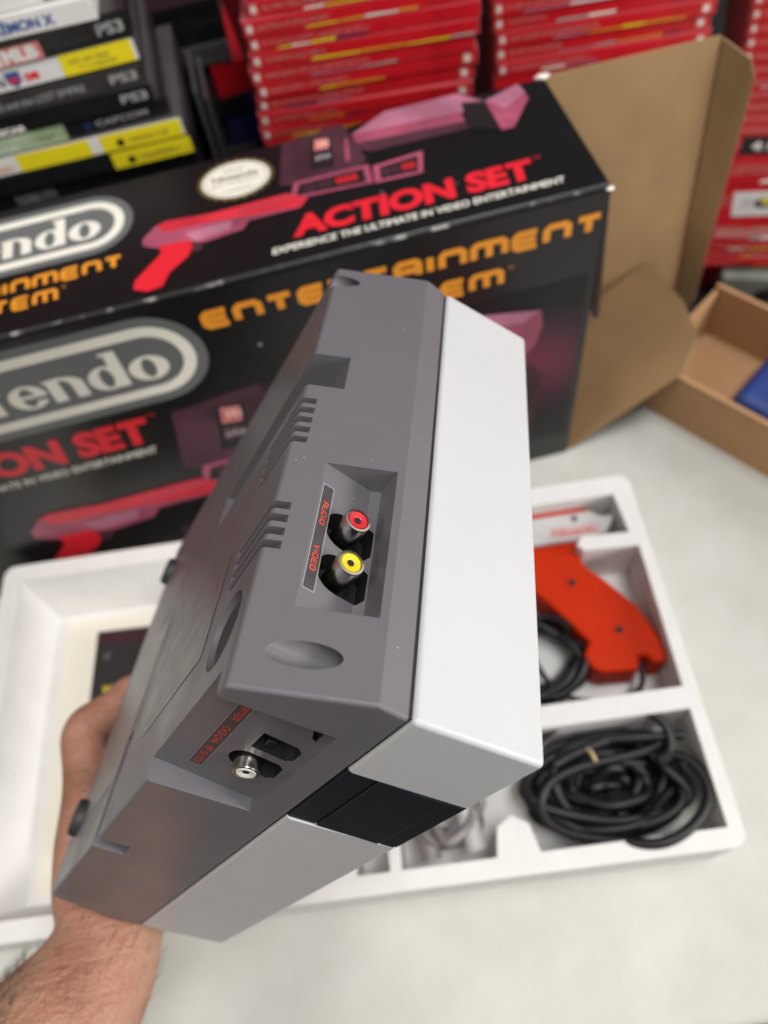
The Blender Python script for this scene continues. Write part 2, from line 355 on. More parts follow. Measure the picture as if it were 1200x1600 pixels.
# ------------------------------------------------------------------ the black carton (mm frames, front face y=358, top z=270.5)
carton = empty('product_carton', (0, 0, 0))
tag(carton, 'large black printed cardboard carton standing open at its right end behind the white foam tray', 'carton')
mm = .001
x0, x1, y0, y1, z1 = -.345, .185, .358, .477, .2705
t = .0012
def panel(name, a, b, parent, mats='blackcard', inner=True):
    bm = bmesh.new(); bbox(bm, a, b); o = frombm(name, bm, mats, parent); return o
def two_tone(name, corners, n, parent, thick=.0012, out='blackcard', inn='card'):
    """a card sheet: corners is the inner (kraft) side, n points to the printed side"""
    bm = bmesh.new(); n = Vector(n).normalized() * thick
    a = [bm.verts.new(c) for c in corners]; b = [bm.verts.new(Vector(c) + n) for c in corners]
    f1 = bm.faces.new(a[::-1]); f2 = bm.faces.new(b); f1.material_index = 1; f2.material_index = 0
    k = len(a)
    for i in range(k):
        f = bm.faces.new((a[i], a[(i + 1) % k], b[(i + 1) % k], b[i])); f.material_index = 1
    return frombm(name, bm, [out, inn], parent)
# body as one sleeve
bm = bmesh.new()
r = .004
prof = []
for (cx, cy, a0) in ((y0 + r, z1 - r, 180), (y1 - r, z1 - r, 90)):
    for k in range(5):
        a = math.radians(a0 - k * 22.5); prof.append((cx + r * math.cos(a), cy + r * math.sin(a)))
prof = [(y0, 0.0005)] + prof + [(y1, 0.0005)]
pi = [(min(max(p[0], y0 + t), y1 - t), min(max(p[1], .0005 + t), z1 - t)) for p in prof]
NX = 24
cols = []
for i in range(NX + 1):
    x = x0 + (x1 - x0) * i / NX
    cols.append(([bm.verts.new((x, p[0], p[1])) for p in prof], [bm.verts.new((x, p[0], p[1])) for p in pi]))
n = len(prof)
for i in range(NX):
    (A, a), (B, b) = cols[i], cols[i + 1]
    for k in range(n):
        k2 = (k + 1) % n
        f = bm.faces.new((A[k], A[k2], B[k2], B[k])); f.material_index = 0
        f = bm.faces.new((a[k2], a[k], b[k], b[k2])); f.material_index = 1
for (A, a) in (cols[0], cols[-1]):
    for k in range(n):
        k2 = (k + 1) % n; f = bm.faces.new((A[k], a[k], a[k2], A[k2])); f.material_index = 1
frombm('carton_body', bm, ['blackcard', 'card'], carton)
# right-end flaps: rear panel flap with its tuck tab, bottom flap leaning up, top flap hanging
two_tone('rear_flap', [(.186, .4765, .004), (.330, .4765, .004), (.3095, .4765, .268), (.186, .4765, .270)], (0, 1, 0), carton)
two_tone('tuck_tab', [(.3312, .4762, .006), (.341, .468, .010), (.343, .465, .030), (.3315, .459, .243), (.3265, .462, .256), (.3105, .4762, .2665)], (1, 1, 0), carton)
th = math.radians(37); L1 = .140
def fl(d, y): return (.187 + d * math.cos(th), y, .002 + d * math.sin(th))
two_tone('bottom_flap', [fl(0, .359), fl(L1 * .80, .360), fl(L1 * .97, .382), fl(L1, .420), fl(L1 * .955, .474), fl(0, .475)], (math.sin(th), 0, -math.cos(th)), carton)
two_tone('top_flap', [(.1865, .3595, .2685), (.1865, .475, .2685), (.196, .470, .165), (.197, .366, .152), (.190, .3595, .160)], (-1, 0, 0), carton, inn='blackcard')
two_tone('left_end_panel', [(x0 + .001, y0 + .002, .002), (x0 + .001, y1 - .002, .002), (x0 + .001, y1 - .002, z1 - .002), (x0 + .001, y0 + .002, z1 - .002)], (-1, 0, 0), carton)
# printed art
def F_front(u, v, h): return (u * mm, y0 - h * mm, v * mm)
def F_top(u, v, h): return (u * mm, v * mm, z1 + h * mm)
def capsule(xa, xb, yc, r, n=20):
    P = [(xb + r * math.sin(math.pi * i / n), yc + r * math.cos(math.pi * i / n)) for i in range(n + 1)]
    return P + [(xa - r * math.sin(math.pi * i / n), yc - r * math.cos(math.pi * i / n)) for i in range(n + 1)]
def logo(frame, name, xr, yc, R_, sc, sy=1.0):
    """capsule ending at x = xr; letters laid out from the right, sc = letter scale"""
    a = Art(frame, .3)
    Ltot = 236 * sc
    xb = xr - R_; xa = xb - Ltot + 2 * R_ - 0
    a.poly(capsule(xa, xb, yc, R_), 'pgrey', 0)
    ri = R_ * .80; rj = R_ * .585
    a.poly(capsule(xa, xb, yc, ri), 'cream', 1, [capsule(xa, xb, yc, rj)])
    # fat letters, unit: x-height 20, ascender 31
    X = xr - 25.5 * sc; base = yc - 14.5 * sc * sy; lv = 2
    def bx(x, y, w_, h_, k=0): a.poly([(X + x * sc, base + y * sc * sy), (X + (x + w_) * sc, base + y * sc * sy), (X + (x + w_) * sc, base + (y + h_) * sc * sy), (X + x * sc, base + (y + h_) * sc * sy)], 'cream', lv + k)
    def ring(cx, cy, rx, ry, ix, iy, k=0): a.disc(X + cx * sc, base + cy * sc * sy, rx * sc, ry * sc * sy, 'cream', lv + k, hole=(ix * sc, iy * sc * sy))
    X -= 25 * sc                                                      # o
    ring(12.5, 10, 12.5, 10.6, 4.3, 8.4)
    X -= 25 * sc                                                      # d
    ring(10.5, 10, 11.5, 10.6, 4.0, 8.4); bx(15, 0, 7.6, 31, 1); bx(12.5, 28.5, 3, 2.5, 1)
    X -= 26 * sc                                                      # n
    def en():
        bx(0, 0, 7.8, 20); bx(-1.5, 17.8, 3, 2.2, 1); bx(14.4, 0, 7.8, 14, 1)
        n = 12; P = [(X + (18.3 - 11.3 + 15.2 * math.cos(math.pi * i / n / 1.0)) * sc, base + (13 + 7.6 * math.sin(math.pi * i / n)) * sc * sy) for i in range(0, n // 2 + 3)]
        Q = [(X + (7 + 7.2 * math.cos(math.pi * i / n)) * sc, base + (13 + 5.2 * math.sin(math.pi * i / n)) * sc * sy) for i in range(0, n // 2 + 3)]
        a.poly(P + Q[::-1], 'cream', lv + 2)
    en()
    X -= 26 * sc                                                      # e
    pts = []; inn = []
    for i in range(25):
        t_ = math.radians(8 + i * 13.6); pts.append((X + (12 + 12 * math.cos(t_)) * sc, base + (10 + 10.6 * math.sin(t_)) * sc * sy))
        inn.append((X + (12 + 4.5 * math.cos(t_)) * sc, base + (10 + 8.4 * math.sin(t_)) * sc * sy))
    a.poly(pts + inn[::-1], 'cream', lv); bx(7, 9.2, 16.8, 2.6, 1)
    X -= 18 * sc                                                      # t
    bx(4, 0, 7.8, 27); bx(0, 17.5, 15.5, 2.6, 1)
    X -= 26 * sc; en()
    X -= 12 * sc; bx(0, 0, 7.8, 20); a.disc(X + 3.9 * sc, base + 26.5 * sc * sy, 4.6 * sc, 3.6 * sc * sy, 'cream', lv)
    X -= 31 * sc                                                      # N
    bx(0, 0, 7.8, 29); bx(19, 0, 7.8, 29)
    a.poly([(X + 0 * sc, base + 29 * sc * sy), (X + 9 * sc, base + 29 * sc * sy), (X + 26.8 * sc, base), (X + 17.8 * sc, base)], 'cream', lv + 1)
    a.build(name, carton)
logo(F_front, 'printed_logo', -71, 224.5, 36.5, 1.0)
logo(F_top, 'printed_logo', -94.5, 437.5, 28, .82)
a = Art(F_front, .3); tech(a, 'ENTERTAINMENT', -67, 238, 184, 253, 'orange', wd=.31, gap=.46); tech(a, 'SYSTEM', 5, 214, 122, 229, 'orange', wd=.31, gap=.46)
a.text('TM', (125, 226, 128, 228.5), 'orange'); a.build('printed_lettering', carton)
a = Art(F_top, .3); tech(a, 'ENTERTAINMENT', -270, 392, -103, 403.5, 'orange', wd=.31, gap=.46); tech(a, 'SYSTEM', -222, 376.5, -143, 388, 'orange', wd=.31, gap=.46)
a.text('TM', (-141, 386, -138, 388), 'orange'); a.build('printed_lettering', carton)
a = Art(F_top, .3)
a.text('ACTION SET', (-1, 379.5, 150, 398.5), 'pred', bold=.55, shear=.12); a.text('TM', (152, 396, 156, 398.5), 'pred')
a.text('EXPERIENCE THE ULTIMATE IN VIDEO ENTERTAINMENT', (-15, 369.5, 163, 375), 'cream', bold=.18, shear=.18, lv=1)
a.build('printed_lettering', carton)
a = Art(F_front, .3)
a.text('ACTION SET', (-318, 151, -129, 178), 'pred', bold=.55, shear=.12); a.text('TM', (-127, 176, -122, 179), 'pred')
a.text('EXPERIENCE THE ULTIMATE IN VIDEO ENTERTAINMENT', (-330, 138.5, -133, 145.5), 'cream', bold=.12, shear=.18, lv=1)
a.build('printed_lettering', carton)
# seal
a = Art(F_top, .3)
n = 48; a.poly([(-27 + (25.5 if i % 2 else 23.2) * math.cos(2 * math.pi * i / n), 448 + (21 if i % 2 else 19) * math.sin(2 * math.pi * i / n)) for i in range(n)], 'pgold', 0)
a.disc(-27, 448, 22, 17.5, 'cream', 1); a.disc(-27, 448, 20, 15.6, 'pgold', 2, hole=(19.5, 15.1))
a.text('OFFICIAL', (-34, 456, -20, 459), 'pgold', 3); a.text('Nintendo', (-42, 448, -12, 454), 'pgold', 3, bold=.2)
a.text('SEAL OF QUALITY', (-43, 443, -11, 446), 'pgold', 3); a.disc(-27, 437.5, 11, .5, 'pgold', 3, 12)
a.build('printed_seal', carton)
# the product picture, once on the top and once, 1.5 times as large, on the front
def picture(frame, k, du, dv, small):
    def T(P): return [(p[0] * k + du, p[1] * k + dv) for p in P]
    a = Art(frame, .3)
    if small: a.poly(T([(20, 400), (178, 372), (185, 434), (150, 474), (52, 476), (30, 440)]), 'pmaroon', -1) if not small == 1 else None
    a.poly(T([(-1, 431), (7, 473), (49, 478), (56, 436), (45, 425), (15, 425)]), 'pmauve', 0)
    a.poly(T([(20, 438), (26, 470), (39, 468), (35, 436)]), 'pblack', 1)
    a.poly(T([(26, 457), (28, 468), (37, 466.5), (35.5, 456)]), 'salmon', 2); a.poly(T([(24, 445), (25.5, 454), (34, 453), (33, 444)]), 'pmauve', 2)
    for q in range(5): a.poly(T([(25 + q * 2, 446 + q % 3), (26.5 + q * 2, 452 - q % 2), (27 + q * 2, 447)]), 'greyprint', 3)
    for q in range(6): a.poly(T([(28 + q * 1.4, 459 + (q % 2) * 2), (29.2 + q * 1.4, 466 - (q % 3)), (29.6 + q * 1.4, 460)]), 'cream' if q % 2 else 'pred', 3)
    a.poly(T([(43, 438), (47, 462), (49, 462), (46, 438)]), 'ppink', 1)
    a.poly(T([(52, 449), (52, 464), (124, 458), (125, 441), (60, 442)]), 'pmauve', 1)
    a.poly(T([(52, 464), (78, 480), (127, 480), (142, 465), (124, 458)]), 'ppink2', 2)
    a.poly(T([(52, 464), (124, 459.5), (124, 449), (54, 454)]), 'ppink', 3)
    a.poly(T([(127, 469), (142, 465), (143, 431), (125, 441)]), 'pblack', 3)
    a.poly(T([(142, 465), (167, 474), (169, 457), (151, 431), (143, 431)]), 'ppink', 4)
    a.poly(T([(142, 465), (167, 474), (169, 464), (152, 452)]), 'ppink2', 5)
    for O, I in (([(8, 430), (56, 430), (55, 411), (3, 414)], [(11, 427), (52, 427), (51, 413.5), (7, 416.5)]), ([(58, 427), (91, 430), (86, 409), (56, 410)], [(62, 424.5), (87, 426.5), (83.5, 411.5), (60, 412.5)])):
        a.poly(T(O), 'ppink', 6, [T(I)]); a.poly(T(I), 'pblack', 6)
        cx = sum(p[0] for p in I) / 4; cy = sum(p[1] for p in I) / 4; wv = (I[1][0] - I[0][0])
        a.text('IIIIII', (T([(cx + wv * .08, cy - 3)])[0] + T([(cx + wv * .4, cy + 3)])[0]), 'pred', 7, bold=.3)
        a.poly(T([(cx - wv * .42, cy - 4), (cx - wv * .42, cy + 4), (cx - wv * .25, cy + 4), (cx - wv * .25, cy - 4)]), 'pmauve', 7)
        a.poly(T([(cx - wv * .2, cy - 3), (cx - wv * .2, cy + 3), (cx + .02 * wv, cy + 3), (cx + .02 * wv, cy - 3)]), 'pmauve', 7)
    a.build('printed_picture', carton)
    g = Art(frame, .3)
    g.poly(T([(-90, 405), (-90, 411), (-81, 421), (-74, 423), (-47, 420), (2, 421), (14, 412), (8, 405), (-24, 404.5), (-29, 398), (-53, 395), (-64, 399), (-82, 400)]), 'ppink', 8)
    g.poly(T([(-81, 421), (-74, 423), (-47, 420), (2, 421), (14, 412), (8, 405.5), (-22, 409), (-47, 412), (-76, 413)]), 'pred2', 9)
    g.poly(T([(-30, 415), (4, 418), (5, 417), (-30, 413.5)]), 'ppink', 10); g.poly(T([(-62, 413), (-49, 420), (-47, 420), (-46, 412)]), 'cream', 10) if False else None
    g.poly(T([(-80, 402), (-62, 400), (-60, 394), (-64, 386), (-76, 376), (-81, 366), (-90, 364.5), (-98, 369), (-97, 376), (-80, 394)]), 'pred', 9)
    g.poly(T([(-59, 396), (-54, 396), (-55, 389), (-61, 388)]), 'pmauve', 8)
    g.poly(T([(-64, 407), (-34, 409), (-36, 401), (-58, 398)]), 'ppink2', 9.5)
    g.build('printed_gun_picture', carton)
a = Art(F_front, .15); a.poly([(40, 30), (180, 30), (180, 205), (40, 205)], 'glow', 0); a.build('printed_backdrop', carton)
a = Art(F_front, .3); a.poly([(105, 193), (149, 184), (151, 168), (146, 150), (128, 132), (100, 140)], 'ppink', 12); a.poly([(105, 193), (149, 184), (136, 176), (104, 180)], 'ppink2', 13); a.poly([(95, 100), (140, 112), (150, 98), (120, 60), (95, 70)], 'pmaroon', 12); a.build('printed_accessory_picture', carton)
picture(F_top, 1, 0, 0, 1)
picture(F_front, 1.5, -121.5, -534.5, 2)
rs = random.Random(3)
# worn white corners of the card
for i, (c, s_) in enumerate((((.1845, .4755, z1 + .0005), .006), ((.1855, .3585, z1 - .003), .0035))):
    bm = bmesh.new(); bmesh.ops.create_icosphere(bm, subdivisions=2, radius=s_ * .5)
    for v in bm.verts: v.co = Vector((v.co.x * 1.5, v.co.y * .8, v.co.z * .5)) * (1 + rs.uniform(-.25, .25)) + Vector(c)
    frombm('worn_corner', bm, 'cream', carton)

bm = bmesh.new(); bcyl(bm, (-.343, .35925, .26925), (1, 0, 0), .0012, 0, .526, 12); frombm('rubbed_fold', bm, 'wearfold', carton)
# ------------------------------------------------------------------ foam tray with its contents
TA = math.radians(-6.9); TO = Vector((-.291, .350, 0))
TM = Matrix.Translation(TO) @ Matrix.Rotation(TA, 4, 'Z')            # tray frame: x along its long side, y = -t towards the camera
def tp(s, t_, z=0): return TM @ Vector((s * mm, -t_ * mm, z * mm))
def rr(x0_, y0_, x1_, y1_, r_, n=5):
    P = []
    for cx, cy, a0 in ((x1_ - r_, y1_ - r_, 0), (x0_ + r_, y1_ - r_, 90), (x0_ + r_, y0_ + r_, 180), (x1_ - r_, y0_ + r_, 270)):
        for k in range(n + 1):
            q = math.radians(a0 + 90 * k / n); P.append((cx + r_ * math.cos(q), cy + r_ * math.sin(q)))
    return P
tray = empty('foam_tray', TO, TA); tag(tray, 'white moulded foam packing tray on the table in front of the black carton', 'tray')
bm = bmesh.new(); bprism(bm, [(x * mm, y * mm) for x, y in rr(0, -269, 498, 0, 9)], .055)
body = frombm('tray_body', bm, 'foam', tray)
def pocket(pts, zf):
    b = bmesh.new(); bprism(b, [(p[0] * mm, -p[1] * mm) for p in pts], .08, None, zf * mm); return b
gunp = [(200, 16), (483, 16), (486, 50), (452, 48), (446, 54), (450, 60), (490, 62), (489, 169), (330, 169), (330, 60), (200, 60)]
cabp = [(358, 184), (489, 184), (489, 257), (376, 257), (372, 240), (362, 234), (352, 240), (349, 257), (290, 257), (290, 184)]
smallp = [(262, 200), (283, 200), (283, 257), (262, 257)]
def sloped(top, bot, zb_):
    b_ = bmesh.new(); n_ = len(top); lo_ = [b_.verts.new((p[0] * mm, -p[1] * mm, zb_ * mm)) for p in bot]; hi_ = [b_.verts.new((p[0] * mm, -p[1] * mm, .0552)) for p in top]; hh_ = [b_.verts.new((p[0] * mm, -p[1] * mm, .08)) for p in top]
    b_.faces.new(lo_[::-1]); b_.faces.new(hh_)
    for i in range(n_):
        j = (i + 1) % n_; b_.faces.new((lo_[i], lo_[j], hi_[j], hi_[i])); b_.faces.new((hi_[i], hi_[j], hh_[j], hh_[i]))
    return b_
lt_ = [(14, 14), (192, 14), (192, 68), (252, 68), (252, 256), (14, 256)]; lb_ = [(29, 31), (180, 31), (180, 80), (240, 80), (240, 245), (29, 245)]
cut(body, [pocket(gunp, 8), pocket(cabp, 8), pocket(smallp, 10), sloped(lt_, lb_, 13)], .0028, 3)
smooth_by_angle(body, 40)
# paper sheet lining the left recess
bm = bmesh.new(); bprism(bm, [(.034, -.240), (.235, -.238), (.234, -.085), (.178, -.084), (.176, -.034), (.036, -.037)], .0142, None, .0132)
o = frombm('paper_sheet', bm, 'foampaper'); o.matrix_world = TM; tag(o, 'cream paper sheet lying in the bottom of the shallow left recess of the foam tray', 'paper')
# booklet in the left recess
bk = empty('booklet', tp(70, 56, 14.4), TA - .03); tag(bk, 'black booklet with small yellow lettering lying in the left recess of the foam tray', 'booklet')
bm = bmesh.new(); bbox(bm, (0, -.165, 0), (.13, 0, .012)); o = frombm('pages', bm, 'casewhite', bk); bev(o, .001)
bm = bmesh.new(); bbox(bm, (-.001, -.166, .0122), (.131, .001, .0132)); frombm('cover', bm, 'paper', bk)
def F_bk(u, v, h): return (u * mm, v * mm, .0132 + h * mm)
a = Art(F_bk, .2); a.poly([(2, -11), (129, -11), (129, -2), (2, -2)], 'pmaroon'); a.text('WORLD CLASS SERVICE', (8, -52, 90, -44), 'yellowprint', 1, bold=.2); a.disc(9, -20, 2.2, 2.2, 'greyprint', 1, hole=(1.8, 1.8)); a.build('printed_lettering', bk)

# light gun, lying on its side
gun = empty('light_gun', tp(0, 0, 0), TA); tag(gun, 'orange red toy gun with pale grey barrel lying in the foam tray', 'toy gun')
def gprism(name, P, z0_, z1_, m, bv=.004):
    bm = bmesh.new(); bprism(bm, [(p[0] * mm, -p[1] * mm) for p in P], z1_ * mm, None, z0_ * mm); o = frombm(name, bm, m, gun)
    bev(o, bv, 3); smooth_by_angle(o, 45); return o
gprism('barrel', [(215, 21), (466, 20), (472, 26), (483, 27), (479, 33), (474, 41), (460, 44), (215, 44)], 16, 44, 'gungrey', .003)
gprism('sight_rail', [(245, 9), (441, 8.6), (446, 10), (450, 14.5), (462, 15.5), (466, 19.4), (245, 19.4)], 17, 41, 'gunred', .003)
gprism('grip', [(392, 44.6), (460, 44.6), (452, 51), (449, 58), (450, 66), (462, 79), (479, 103), (487, 126), (490, 141), (488, 147), (478, 146.4), (476, 140), (470, 140), (468, 150), (444, 148.5), (436, 144), (433, 134), (439, 125), (420, 96), (400, 70), (388, 58)], 12, 43, 'gunred', .005)
gprism('trigger', [(372, 46), (388, 46), (388, 60), (380, 66), (374, 56)], 24, 34, 'gungrey', .002)
for (sx, sy) in ((438, 79), (462, 120)):
    bm = bmesh.new(); bcyl(bm, (sx * mm, -sy * mm, .0432), (0, 0, 1), .0026, 0, .0006, 20); frombm('screw', bm, 'hole', gun)
bm = bmesh.new(); bcyl(bm, (452 * mm, -26.5 * mm, .0441), (0, 0, 1), .0022, 0, .0008, 20); frombm('screw', bm, 'hole', gun)
def F_gun(u, v, h): return (u * mm, -v * mm, .0442 + h * mm)
a = Art(F_gun, .1)
a.poly(capsule(436, 464, 37, 4.2), 'redink', 0, [capsule(436, 464, 37, 3.7)])
cu = a; cu.text('Nintendo', (434, 39.6, 466, 34.2), 'redink', 1, bold=.2); a.build('printed_logo', gun)
# cables
def coil(name, s0, t0, z0_, a_, b_, turns, rr_, seed, label, m='cable', parent=None, cat='cable', npt=11):
    rg = random.Random(seed); P = []
    for k in range(int(turns * npt)):
        q = 2 * math.pi * k / npt; f_ = 1 + rg.uniform(-.34, .10)
        P.append(tp(s0 + a_ * f_ * math.cos(q) + 4 * math.sin(k * .7), t0 + b_ * f_ * math.sin(q) + 3 * math.cos(k * .9), z0_ + 5 * math.sin(k * 1.3 + seed) + k * 26 / (turns * npt)))
    o = tube(name, P, rr_ * mm, m); tag(o, label, cat); return o
coil('coiled_cable', 430, 219, 15, 55, 33, 10, 3.4, 5, 'thick bundle of black cable coiled in the front right compartment of the foam tray')
tube('c', [tp(*q) for q in [(388, 188, 40), (410, 176, 47), (450, 172, 52), (476, 188, 50), (472, 212, 46), (460, 214, 42), (470, 206, 46), (486, 218, 50), (487, 240, 52), (468, 256, 57), (446, 264, 59), (425, 256, 50), (398, 250, 46), (380, 238, 44), (384, 218, 44), (410, 208, 46), (455, 206, 42), (476, 198, 40), (455, 190, 40), (420, 196, 42), (396, 206, 44)]], .0033, 'cable')
o = COL.objects[-1]; o.name = 'black_cable'; tag(o, 'single black cable looping out over the front right rim of the foam tray', 'cable')
coil('inner_cable', 428, 220, 16, 30, 16, 6, 3.4, 21, 'inner turns of thick black cable within the larger coil in the foam tray')
coil('inner_cable', 428, 219, 18, 13, 6, 3, 3.3, 31, 'innermost few turns of black cable at the centre of the coil')
coil('gun_cable', 392, 126, 12, 54, 34, 11, 2.7, 9, 'thin black cable coiled below the orange grip of the toy gun')
tube('c', [tp(*q) for q in [(473, 140, 28), (474, 158, 28), (462, 164, 24), (430, 163, 20), (405, 150, 24), (398, 120, 30), (392, 90, 30)]], .0022, 'cable')
o = COL.objects[-1]; o.name = 'black_cable'; tag(o, 'black cable leaving the butt of the orange grip of the toy gun', 'cable')
tube('c', [tp(*q) for q in [(419, 200, 49), (421, 202, 52), (421, 205, 53), (422, 208, 51)]], .0013, 'tie')
o = COL.objects[-1]; o.name = 'twist_tie'; tag(o, 'tan paper twist tie round the coiled black cable in the foam tray', 'twist tie')
coil('grey_cable', 322, 222, 28, 24, 25, 4, 3.0, 12, 'grey cable coiled in the front compartment beneath the held console', 'cable2')
o = tube('connector', [tp(306, 205, 40), tp(307, 232, 42), tp(309, 252, 40)], .0062, 'cable2'); tag(o, 'pale grey cable plug lying beside the grey cable in the front compartment', 'plug')
o = tube('connector', [tp(332, 204, 38), tp(334, 228, 42), tp(338, 250, 40)], .0068, 'gungrey'); tag(o, 'white ribbed cable plug nearest the rounded foam post in the front compartment', 'plug')

# ------------------------------------------------------------------ tan shipping box on the right with something blue in it
ua = math.atan2(.552, .834); sb = empty('shipping_box', (.262, .391, 0), ua); tag(sb, 'open tan corrugated cardboard box with low sides at the right edge of the table', 'box')
LB = .34; WB = .105
for nm_, A_, B_ in (('side_wall', (0, -LB, 0), (.004, 0, .056)), ('side_wall', (WB, -LB, 0), (WB + .004, 0, .060)), ('end_wall', (.0042, -.004, 0), (WB - .0002, 0, .056)), ('end_wall', (.0042, -LB, 0), (WB - .0002, -LB + .004, .060)), ('floor_panel', (.0042, -LB + .0042, .0005), (WB - .0002, -.0042, .004))):
    bm = bmesh.new(); bbox(bm, A_, B_); frombm(nm_, bm, 'card2', sb)
bm = bmesh.new(); bbox(bm, (.030, -.150, .0045), (.098, -.068, .034)); o = frombm('blue_case', bm, 'blueplastic'); bev(o, .010, 4); o.matrix_world = Matrix.Translation((.262, .391, 0)) @ Matrix.Rotation(ua, 4, 'Z'); tag(o, 'dark blue plastic case inside the tan cardboard box at the right edge', 'case')

# ------------------------------------------------------------------ game cases
def F_sp(u, v, h): return (u * mm, -h * mm, v * mm)
def glyphs(a, u0, v0, u1, h, m, rg, lv=2):
    """small unreadable lettering marks"""
    u = u0
    while u < u1:
        wd = rg.uniform(.7, 1.5)
        if rg.random() < .16: u += 1.2
        a.poly([(u, v0), (u + wd * .45, v0), (u + wd * .45, v0 + h), (u, v0 + h)], m, lv)
        if rg.random() < .7:
            vv = v0 + h * rg.choice([0, .4, .75]); a.poly([(u + wd * .45, vv), (u + wd, vv), (u + wd, vv + h * .28), (u + wd * .45, vv + h * .28)], m, lv)
        u += wd + .45
def case_shell(W_, D_, H_, m, parent):
    bm = bmesh.new(); bbox(bm, (0, .0015, 0), (W_, D_, H_ * .46)); bbox(bm, (0, .0015, H_ * .54), (W_, D_, H_)); bbox(bm, (.001, .003, H_ * .46 + .0001), (W_ - .001, D_ - .002, H_ * .54 - .0001))
    o = frombm('case_shell', bm, m, parent); return o
def red_case(loc, yaw, H_, label, group, seed, W_=.170, D_=.104, detail=True, accent=None):
    rg = random.Random(seed); e = empty('game_case', loc, yaw); tag(e, label, 'game case', group)
    case_shell(W_, D_, H_, 'shellred', e)
    bm = bmesh.new(); bbox(bm, (.0012, .0002, .0007), (W_ - .0012, .0030, H_ - .0007)); frombm('spine_insert', bm, 'casered', e)
    if detail:
        a = Art(F_sp, .0); h = H_ * 1000; w_ = W_ * 1000
        a.poly([(2.5, h * .20), (7.8, h * .20), (7.8, h * .84), (2.5, h * .84)], 'salmon', 1)
        a.disc(5.1, h * .52, 1.9, 2.2, 'casewhite', 2, 12)
        if rg.random() < .6:
            m_ = Art(F_sp, .0); m_.poly([(w_ - 12, h * .2), (w_ - 5, h * .2), (w_ - 5, h * .84), (w_ - 12, h * .84)], 'salmon', 1); m_.disc(w_ - 8.5, h * .5, 2, 2.4, 'cream', 2, 12); m_.build('end_mark', e)
        glyphs(a, 11, h * .36, rg.uniform(35, 95), h * .34, 'salmon', rg)
        ms = ['casewhite', 'cream', 'orange', 'navy', 'ppink2', 'greyprint', 'pmauve', 'sticker']
        u = rg.uniform(18, 50); n_ = rg.randint(2, 5)
        for k in range(n_):
            l_ = rg.uniform(10, 40)
            a.poly([(u, h * .04 + .5), (min(u + l_, w_ - 4), h * .04 + .5), (min(u + l_ + 2, w_ - 3), h * rg.uniform(.16, .26)), (u + 2, h * rg.uniform(.16, .26))], rg.choice(ms), 1); u += l_ + .5
            if u > w_ - 20: break
        if accent: accent(a, w_, h)
        a.build('spine_print', e)
    return e
def ordn(k): return ['top', 'second', 'third', 'fourth', 'fifth', 'sixth', 'seventh', 'eighth', 'ninth', 'tenth', 'eleventh', 'twelfth', 'thirteenth', 'fourteenth', 'fifteenth', 'sixteenth'][k]
def red_stack(x, y, ztop, yaw, H_, nvis, nhid_to, name, grp, drift, s0):
    """nvis cases seen from the picture's top edge down, the rest runs on under them to the shelf"""
    z = ztop; k = 0
    rg = random.Random(s0)
    n_total = int((ztop - nhid_to) / H_) ; H2 = (ztop - nhid_to) / n_total
    for k in range(n_total):
        z -= H2
        xx = x + drift(k) + rg.uniform(-.0018, .0018); yy = y + rg.uniform(-.0015, .0015)
        if k < nvis: lb = 'thin red game case, %s from the top edge in the %s' % (ordn(k), name); g_ = grp
        else: lb = 'red game case low in the %s, out of sight behind the carton' % name; g_ = grp + ', hidden behind the carton'
        red_case((xx, yy, z), yaw + rg.uniform(-.012, .012), H2 - .0003, lb, g_, s0 + k, detail=k < nvis)
red_stack(.003, .590, .3270, math.radians(-8), .0113, 11, -.118, 'middle left red stack', 'red game cases in the middle left stack', lambda k: -.0007 * k + (.004 if k < 3 else 0), 100)
red_stack(.187, .592, .2990, math.radians(-8), .0113, 8, -.118, 'middle right red stack', 'red game cases in the middle right stack', lambda k: .0004 * k, 200)
# right stack: thin ones on three thick ones, then thin ones and a grey box
z = .2710; yw = math.radians(-19); grp = 'red game cases in the right stack'
def acc4(a, w_, h): a.poly([(14, h * .02 + .3), (110, h * .02 + .3), (110, h * .97), (14, h * .97)], 'pblack', 3); a.text('4: RESIDENT', (24, h * .25, 100, h * .75), 'cream', 4, bold=.4)
def accw(a, w_, h): a.poly([(24, h * .06), (120, h * .06), (120, h * .8), (20, h * .8)], 'casewhite', 3); glyphs(a, 28, h * .3, 40, h * .3, 'greyprint', random.Random(4), 4); a.disc(52, h * .45, 10, 6, 'navy', 4); a.disc(54, h * .5, 6, 3.5, 'sticker', 5)
def accr(a, w_, h): a.poly([(12, h * .2), (15, h * .6), (30, h * .5), (60, h * .65), (90, h * .3), (40, h * .15)], 'salmon', 3)
items = [(.0117, 1)] * 15 + [(.020, 2), (.034, 3), (.040, 4), (.030, 5), (.0117, 1), (.0117, 1), (.0117, 1)]
kk = 0; thick = {2: 'thick red game case with a black title panel in the right stack', 3: 'very thick plain red game case in the right stack', 4: 'thick red game case with a white picture label in the right stack', 5: 'thick red case with pale torn wrap low in the right stack'}
for i, (hh, ty) in enumerate(items):
    z -= hh; xx = .399 + .0013 * min(i, 15) + (i - 15) * .0012 * (i > 15)
    lb = thick[ty] if ty > 1 else ('thin red game case, %s from the top edge in the right stack' % ordn(i) if i < 15 else 'thin red game case, %s of the low ones in the right stack' % ['first', 'second', 'third', 'fourth'][i - 19])
    red_case((xx, .592, z), yw + random.uniform(-.02, .02), hh - .0003, lb, grp, 300 + i, accent={2: acc4, 4: accw, 5: accr}.get(ty))
gb = empty('grey_box', (.452, .575, -.1178), math.radians(-24)); tag(gb, 'grey green box with a dark round mark at the foot of the right stack', 'box')
